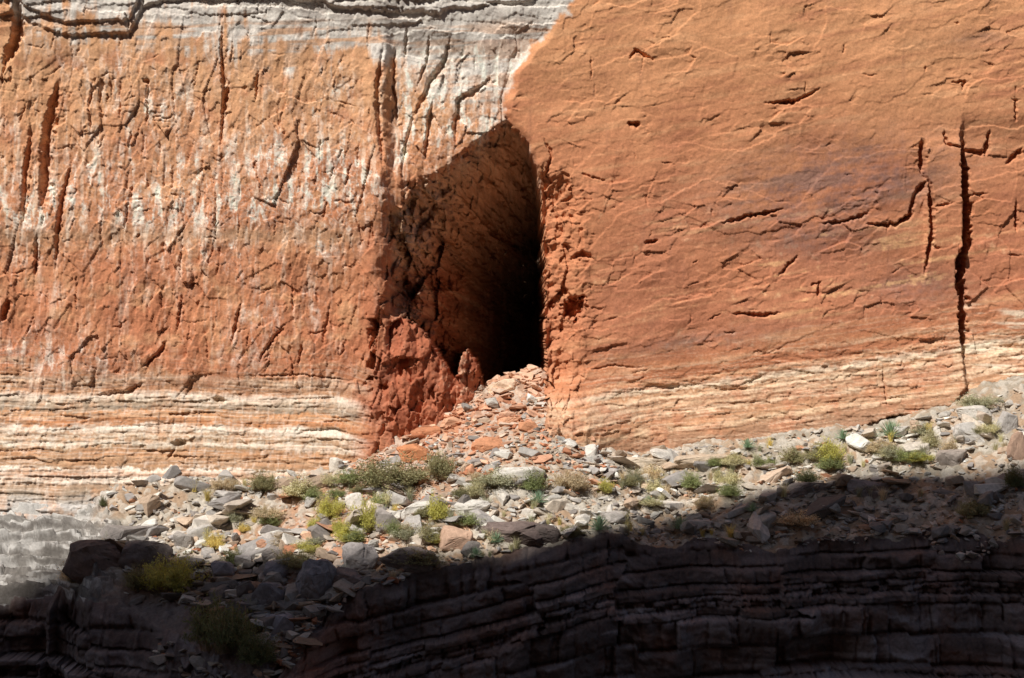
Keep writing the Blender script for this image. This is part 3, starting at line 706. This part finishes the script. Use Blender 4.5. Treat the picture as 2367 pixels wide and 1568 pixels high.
for s, x, y, z, px, py, kind in items:
    if kind == 'talus' and px < 300 and sr.random() < .8: continue
    fanlike = kind == 'fan'
    pr = .85 if fanlike else (.36 * math.exp(-((px - 780) / 220) ** 2) + .05)
    if s > .4 and not fanlike: pr *= .3
    cset = ORAN if sr.random() < pr else GREY
    c = np.array(sr.choice(cset), float) * sr.uniform(.84, 1.1)
    if fanlike and y > 70.5: c = c * .5 + np.array((216, 184, 158)) * .5
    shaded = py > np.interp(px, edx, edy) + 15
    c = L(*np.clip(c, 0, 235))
    if shaded: c = c * (.62 if px < 860 else .75)       # shade painted into the colour of rocks past the shadow edge
    pi = sr.randrange(len(protos))
    rot = Euler((sr.gauss(0, .24), sr.gauss(0, .24), sr.uniform(0, 6.28)))
    sc = (s * sr.uniform(.85, 1.4), s * sr.uniform(.8, 1.1), s * sr.uniform(.65, 1.1))
    loc = (x, y, z + s * .08)
    if nind < 300 and 5 < px < 2362 and 850 < py < 1550:
        nind += 1
        g = 'fan' if fanlike else ('gully' if shaded and px < 860 else 'shade' if shaded else 'left' if px < 740 else 'mid' if px < 1400 else 'right')
        o = bpy.data.objects.new('rock', protos[pi]); C.objects.link(o)
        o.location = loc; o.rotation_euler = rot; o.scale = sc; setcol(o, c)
        tag(o, GRP[g][0], 'rock', GRP[g][1])
    else:
        a, t = pv[pi]
        Rm = np.array(rot.to_matrix())
        vacc.append((a * np.array(sc, f32)) @ Rm.T + np.array(loc)); facc.append(t + base); base += len(a)
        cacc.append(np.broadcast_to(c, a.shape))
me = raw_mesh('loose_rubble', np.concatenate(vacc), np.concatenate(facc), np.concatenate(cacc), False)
tag(link('loose_rubble', me, M_rubble), 'small loose stones covering the talus and the rubble fan', 'rubble', kind='stuff')

# ------------------------------------------------------------------ PLANTS
def strips(segs, w0, w1, r):
    vs_, fs = [], []
    for pl in segs:
        n = len(pl); a = r.uniform(0, 6.28); side = Vector((math.cos(a), math.sin(a), r.uniform(-.4, .4))).normalized()
        b = len(vs_)
        for i, p in enumerate(pl):
            w = w0 + (w1 - w0) * i / (n - 1)
            vs_ += [p - side * w, p + side * w]
        for i in range(n - 1):
            k = b + 2 * i; fs.append((k, k + 1, k + 3, k + 2))
    return vs_, fs
def py_mesh(name, v, f):
    me = bpy.data.meshes.new(name); me.from_pydata([tuple(p) for p in v], [], f); me.update(); return me

def shrub_meshes(seed, style):
    """unit shrub: about 1 wide, 1 high, standing on z=0; several clumps growing into each other"""
    r = random.Random(seed); twigs = []; lv, lf = [], []
    nt = {'bushy': 180, 'wispy': 230, 'dome': 200}[style]
    ncl = {'bushy': 5, 'wispy': 6, 'dome': 3}[style]
    clumps = [(r.uniform(-.28, .28), r.uniform(-.28, .28), r.uniform(.5, .85), r.uniform(.55, 1.05)) for _ in range(ncl)]
    for k in range(nt):
        cx, cy, cw, ch = clumps[k % ncl]
        a = r.uniform(0, 6.28)
        el = math.asin(min(1, r.random() ** (.8 if style != 'wispy' else .42)))
        R_ = r.uniform(.55, 1.1)
        tip = Vector((cx + math.cos(a) * math.cos(el) * .5 * R_ * cw, cy + math.sin(a) * math.cos(el) * .5 * R_ * cw, .04 + math.sin(el) * .92 * R_ * ch))
        base_ = Vector((cx * .6 + r.gauss(0, .04), cy * .6 + r.gauss(0, .04), 0))
        mid = base_.lerp(tip, .5) + Vector((r.gauss(0, .03), r.gauss(0, .03), .05))
        twigs.append([base_, mid, tip])
        nl = {'bushy': 40, 'wispy': 26, 'dome': 34}[style]
        for _ in range(nl):
            t = r.uniform(.3, 1.06)
            p = (base_.lerp(mid, t * 2) if t < .5 else mid.lerp(tip, t * 2 - 1)) + Vector((r.gauss(0, .03), r.gauss(0, .03), r.gauss(0, .025)))
            if p.z < .01: p.z = .01
            d_ = Vector((r.gauss(0, 1), r.gauss(0, 1), r.gauss(.35 if style != 'wispy' else 1.8, .8))).normalized()
            s_ = d_.cross(Vector((r.gauss(0, 1), r.gauss(0, 1), r.gauss(0, 1)))).normalized()
            ln = r.uniform(.02, .045) * (1.9 if style == 'wispy' else 1); wd = ln * (.34 if style != 'wispy' else .12)
            b = len(lv); lv += [p, p + d_ * ln * .5 + s_ * wd, p + d_ * ln, p + d_ * ln * .5 - s_ * wd]; lf.append((b, b + 1, b + 2, b + 3))
    tv, tf = strips(twigs, .006, .0025, r)
    f = py_mesh('foliage', lv, lf); f.materials.append(M_leaf)
    s = py_mesh('stem', tv, tf); s.materials.append(M_stem)
    return f, s
SH = {st_: [shrub_meshes(400 + 10 * i + k, st_) for k in range(4)] for i, st_ in enumerate(('bushy', 'wispy', 'dome'))}
LC = {'olive': L(144, 140, 98, 1.2), 'dark': L(108, 114, 72, 1.1), 'ygreen': L(178, 174, 78, 1.3), 'green': L(138, 148, 92, 1.2), 'pale': L(198, 192, 148, 1.2), 'dry': L(200, 182, 146, 1.2), 'yellow': L(206, 188, 104, 1.25), 'grey': L(166, 166, 134, 1.2)}
SHR = [
 (888, 1140, 150, 78, 'bushy', 'olive', 'largest olive green shrub, wide and dense, at the foot of the orange rubble fan'),
 (1018, 1118, 74, 66, 'wispy', 'olive', 'upright olive shrub right of the largest shrub, below the cave'),
 (590, 1140, 84, 42, 'dome', 'olive', 'low rounded olive shrub at the foot of the left cliff'),
 (680, 1158, 90, 46, 'dome', 'pale', 'rounded pale straw coloured shrub right of the low olive one under the left cliff'),
 (846, 1238, 70, 78, 'wispy', 'ygreen', 'bright yellow green bush in the middle of the talus, tallest of the bright ones'),
 (764, 1205, 60, 54, 'wispy', 'ygreen', 'yellow green bush left of the tallest bright bush'),
 (862, 1188, 54, 42, 'bushy', 'green', 'green bush directly under the largest olive shrub'),
 (1002, 1212, 70, 56, 'wispy', 'ygreen', 'yellow green bush below the upright olive shrub'),
 (1000, 1258, 64, 48, 'bushy', 'olive', 'dull olive bush left of the squarish tan boulder'),
 (912, 1248, 44, 44, 'wispy', 'green', 'small green bush between the two brightest yellow green bushes'),
 (1132, 1132, 116, 40, 'dome', 'grey', 'broad low grey green shrub under the middle of the cave fan'),
 (1242, 1138, 62, 44, 'bushy', 'green', 'green bush just above the yucca in the middle'),
 (1320, 1140, 78, 46, 'wispy', 'dry', 'dry straw coloured bush up right of the yucca'),
 (1402, 1148, 38, 36, 'wispy', 'ygreen', 'small yellow green bush right of the dry straw bush'),
 (1602, 1138, 64, 40, 'bushy', 'green', 'green bush below the long tan slab'),
 (1522, 1145, 66, 34, 'dome', 'pale', 'low pale green bush left of the green bush below the long tan slab'),
 (1682, 1124, 56, 42, 'dome', 'pale', 'rounded cream bush left of the tilted tan slab'),
 (1694, 1152, 56, 30, 'bushy', 'green', 'low green bush under the rounded cream bush'),
 (1934, 1084, 76, 56, 'wispy', 'ygreen', 'feathery yellow green bush on the right hand talus'),
 (1832, 1080, 76, 36, 'bushy', 'olive', 'low olive bush left of the feathery bush on the right'),
 (1868, 1122, 56, 36, 'bushy', 'dark', 'dark green bush behind the tilted tan slab'),
 (2268, 950, 98, 34, 'wispy', 'grey', 'wide grey olive bush against the cliff foot at the far right'),
 (2160, 1044, 54, 46, 'dome', 'pale', 'pale yellowish bush left of the big blocks on the far right'),
 (812, 1258, 66, 24, 'wispy', 'ygreen', 'low spreading yellow green tuft bush above the pale round topped boulder'),
 (500, 1276, 44, 40, 'wispy', 'yellow', 'yellow bush on the left talus above the gully'),
 (546, 1310, 54, 40, 'bushy', 'dark', 'dark bush at the shadow edge above the gully'),
 (541, 1210, 50, 34, 'bushy', 'grey', 'grey green bush on the left talus below the low olive shrub'),
 (566, 1234, 34, 22, 'wispy', 'yellow', 'tiny yellow bush below the grey green one on the left talus'),
 (682, 1326, 88, 44, 'wispy', 'olive', 'shaded olive bush above the tall grey gully boulder'),
 (388, 1385, 130, 84, 'wispy', 'ygreen', 'big shaded yellow green bush right of the pair of dark boulders'),
 (306, 1370, 80, 52, 'wispy', 'olive', 'shaded olive bush under the pair of dark boulders'),
 (178, 1362, 110, 38, 'wispy', 'dry', 'dry brownish bush below the left dark boulder'),
 (512, 1520, 150, 120, 'wispy', 'dark', 'large dark green shrub in deep shadow at the lower left'),
 (592, 1545, 100, 80, 'bushy', 'dark', 'dark shrub in deep shadow beside the gully bottom'),
 (948, 1322, 130, 46, 'bushy', 'olive', 'wide shaded olive bush left of the long dark hump'),
 (236, 1172, 24, 22, 'bushy', 'dark', 'tiny dark green bush on the pale bedrock at the left'),
 (512, 1138, 56, 30, 'wispy', 'dry', 'dry tan bush left of the low olive shrub under the left cliff'),
 (2346, 1132, 50, 56, 'bushy', 'dark', 'dark green bush in shadow at the right edge'),
 (2268, 1205, 110, 40, 'wispy', 'olive', 'shaded olive bush low on the slope at the far right'),
 (1622, 1180, 70, 30, 'dome', 'dry', 'dry bush at the shadow edge right of centre'),
 (1846, 1226, 110, 34, 'wispy', 'dry', 'shaded dry bush above the right hand ledges'),
 (1098, 1155, 50, 40, 'wispy', 'pale', 'pale wispy bush between the broad grey green shrub and the pale slab'),
 (1205, 1128, 48, 30, 'wispy', 'dry', 'small dry bush left of the green bush above the yucca'),
 (1460, 1118, 44, 30, 'bushy', 'grey', 'small grey green bush under the low pale tan slab'),
 (2010, 1050, 60, 34, 'dome', 'dry', 'dry domed bush right of the feathery bush'),
 (1320, 1285, 60, 26, 'wispy', 'olive', 'shaded olive tuft bush right of the dark leaning block'),
]
vr = random.Random(77)
def shrub(px, py, w, h, st_, lc_, lab, i, group=None):
    x, y, z = on_ground(px, py)
    sw = w / PX * y / 70 * 1.2; sh = h / PX * y / 70 * 1.2
    root = bpy.data.objects.new('shrub', None); C.objects.link(root)
    root.location = (x, y + sw * .12, float(H(x, y + sw * .12)) - .02); root.rotation_euler = (0, 0, vr.uniform(0, 6.28)); root.scale = (sw, sw, sh)
    f_, s_ = SH[st_][i % 4]
    fo = bpy.data.objects.new('foliage', f_); C.objects.link(fo); fo.parent = root
    setcol(fo, LC[lc_] * vr.uniform(.88, 1.14))
    sto = bpy.data.objects.new('stem', s_); C.objects.link(sto); sto.parent = root; setcol(sto, L(160, 140, 108, 1.))
    tag(root, lab, 'shrub', group)
for i, a in enumerate(SHR): shrub(*a, i)
for i in range(52):   # low scrub filling in between, mostly clumped at the left of centre
    if i < 32: px = vr.gauss(900, 140); zone = ('low scrubby bush on the sunlit talus below the cave', 'low scrub below the cave')
    else: px = vr.uniform(1420, 2320); zone = ('low scrubby bush on the sunlit strip under the right cliff', 'low scrub under the right cliff')
    px = min(max(px, 480), 2340); lo = np.interp(px, FU, FV) + 50; hi = np.interp(px, edx, edy) - 2
    shrub(px, vr.uniform(lo, max(hi, lo + 6)), vr.uniform(34, 84), vr.uniform(18, 36), vr.choice(['wispy', 'wispy', 'wispy', 'bushy', 'dome']), vr.choice(['olive', 'ygreen', 'ygreen', 'pale', 'dry', 'green', 'grey']), zone[0], i, zone[1])

def yucca_mesh(seed):
    r = random.Random(seed); v, f = [], []
    for k in range(70):
        a = k * 2.39996 + r.gauss(0, .1); el = math.radians(8 + 78 * (k / 70) ** 1.1 + r.gauss(0, 5))
        ln = .5 * r.uniform(.85, 1.08); wd = .018
        d_ = Vector((math.cos(a) * math.cos(el), math.sin(a) * math.cos(el), math.sin(el)))
        s_ = Vector((-math.sin(a), math.cos(a), 0)); up = d_.cross(s_)
        b = len(v)
        for t, w in ((0, .7), (.35, 1.), (.7, .75), (1, .04)):
            p = d_ * (ln * t) + Vector((0, 0, .05 - .05 * t * t * (1 - el / 1.6)))
            v += [p - s_ * wd * w + up * -.006, p, p + s_ * wd * w + up * -.006]
        for i in range(3):
            q = b + 3 * i; f += [(q, q + 1, q + 4, q + 3), (q + 1, q + 2, q + 5, q + 4)]
    me = py_mesh('yucca', v, f); me.materials.append(M_leaf); return me
YM = [yucca_mesh(1), yucca_mesh(2)]
YU = [
 (1243, 1172, 54, 'blue green spiky yucca in the middle of the sunlit talus'), (1728, 1042, 44, 'spiky yucca at the foot of the right cliff, leftmost of three in a row'),
 (1948, 1022, 42, 'spiky yucca at the foot of the right cliff, middle of three in a row'), (2058, 1016, 68, 'largest spiky yucca, under the right cliff, rightmost of three in a row'),
 (1500, 1170, 32, 'small yucca at the shadow edge right of centre'), (1385, 1272, 58, 'shaded yucca above the ledges, right of the dark leaning block'),
 (1146, 1262, 46, 'shaded yucca left of the dark leaning block'), (1572, 1232, 58, 'shaded yucca on the slope right of centre, above the ledges'),
 (1386, 1222, 44, 'yucca on the shadow edge beside the flat grey block'), (1098, 1318, 44, 'shaded yucca at the left end of the long dark hump'), (1740, 1190, 40, 'shaded yucca on the right hand slope below the low green bush'),
]
for i, (px, py, w, lab) in enumerate(YU):
    x, y, z = on_ground(px, py); s = w / PX * y / 70 * 1.2
    o = bpy.data.objects.new('yucca', YM[i % 2]); C.objects.link(o); o.location = (x, y, z + .06); o.scale = (s, s, s); o.rotation_euler = (0, 0, vr.uniform(0, 6))
    setcol(o, L(132, 158, 128, 1.35) * vr.uniform(.9, 1.1)); tag(o, lab, 'yucca')

def tuft_mesh(seed):
    r = random.Random(seed); bl = []
    for k in range(90):
        a = r.uniform(0, 6.28); l = r.uniform(.5, 1); o_ = r.uniform(.1, .5)
        b0 = Vector((r.gauss(0, .06), r.gauss(0, .06), 0)); d_ = Vector((math.cos(a) * o_, math.sin(a) * o_, 0))
        bl.append([b0, b0 + d_ * .35 * l + Vector((0, 0, .55 * l)), b0 + d_ * l + Vector((0, 0, .9 * l))])
    v, f = strips(bl, .012, .003, r); me = py_mesh('grass_tuft', v, f); me.materials.append(M_leaf); return me
TM = [tuft_mesh(i) for i in range(4)]
tr = random.Random(31)
for k in range(125):
    if k < 100:
        px = tr.choice([tr.uniform(430, 1400), tr.uniform(1400, 2330)]); lo = np.interp(px, FU, FV) + 22; hi = np.interp(px, edx, edy) - 5
        lab = ('straw coloured grass tuft on the sunlit talus left of centre', 'grass tufts on the left talus') if px < 900 else ('straw coloured grass tuft on the sunlit talus below the cave', 'grass tufts below the cave') if px < 1400 else ('straw coloured grass tuft on the sunlit strip under the right cliff', 'grass tufts under the right cliff')
    else:
        px = tr.uniform(900, 2330); lo = np.interp(px, edx, edy) + 12; hi = np.interp(px, LU, LV) - 12
        lab = ('dull grass tuft on the shaded slope above the ledges', 'grass tufts in the shade')
    py = tr.uniform(lo, max(hi, lo + 5))
    x, y, z = on_ground(px, py); s = tr.uniform(.25, .58)
    o = bpy.data.objects.new('grass_tuft', TM[k % 4]); C.objects.link(o); o.location = (x, y, z - .01); o.scale = (s * 1.2, s * 1.2, s); o.rotation_euler = (0, 0, tr.uniform(0, 6))
    setcol(o, tr.choice([LC['yellow'], LC['pale'], LC['dry'], LC['pale'], LC['grey']]) * tr.uniform(.8, 1.1)); tag(o, lab[0], 'grass', lab[1])

# ------------------------------------------------------------------ world + camera
w = bpy.data.worlds.new('World'); bpy.context.scene.world = w; w.use_nodes = True
nt = w.node_tree; sky = nt.nodes.new('ShaderNodeTexSky'); sky.sky_type = 'NISHITA'; sky.sun_disc = False
sky.sun_elevation = EL; sky.sun_rotation = math.atan2(S.x, S.y)
nt.links.new(sky.outputs[0], nt.nodes['Background'].inputs[0]); nt.nodes['Background'].inputs[1].default_value = .06
cam = bpy.data.cameras.new('camera'); co = bpy.data.objects.new('camera', cam); C.objects.link(co)
co.location = (0, 0, 0); co.rotation_euler = (math.radians(90), 0, 0)
cam.sensor_width = 36; cam.lens = 36 * 70 / (2367 / 64); cam.clip_end = 2000; cam.clip_start = .5
sc = bpy.context.scene; sc.camera = co
sc.view_settings.view_transform = 'Standard'; sc.view_settings.look = 'None'; sc.view_settings.exposure = 0
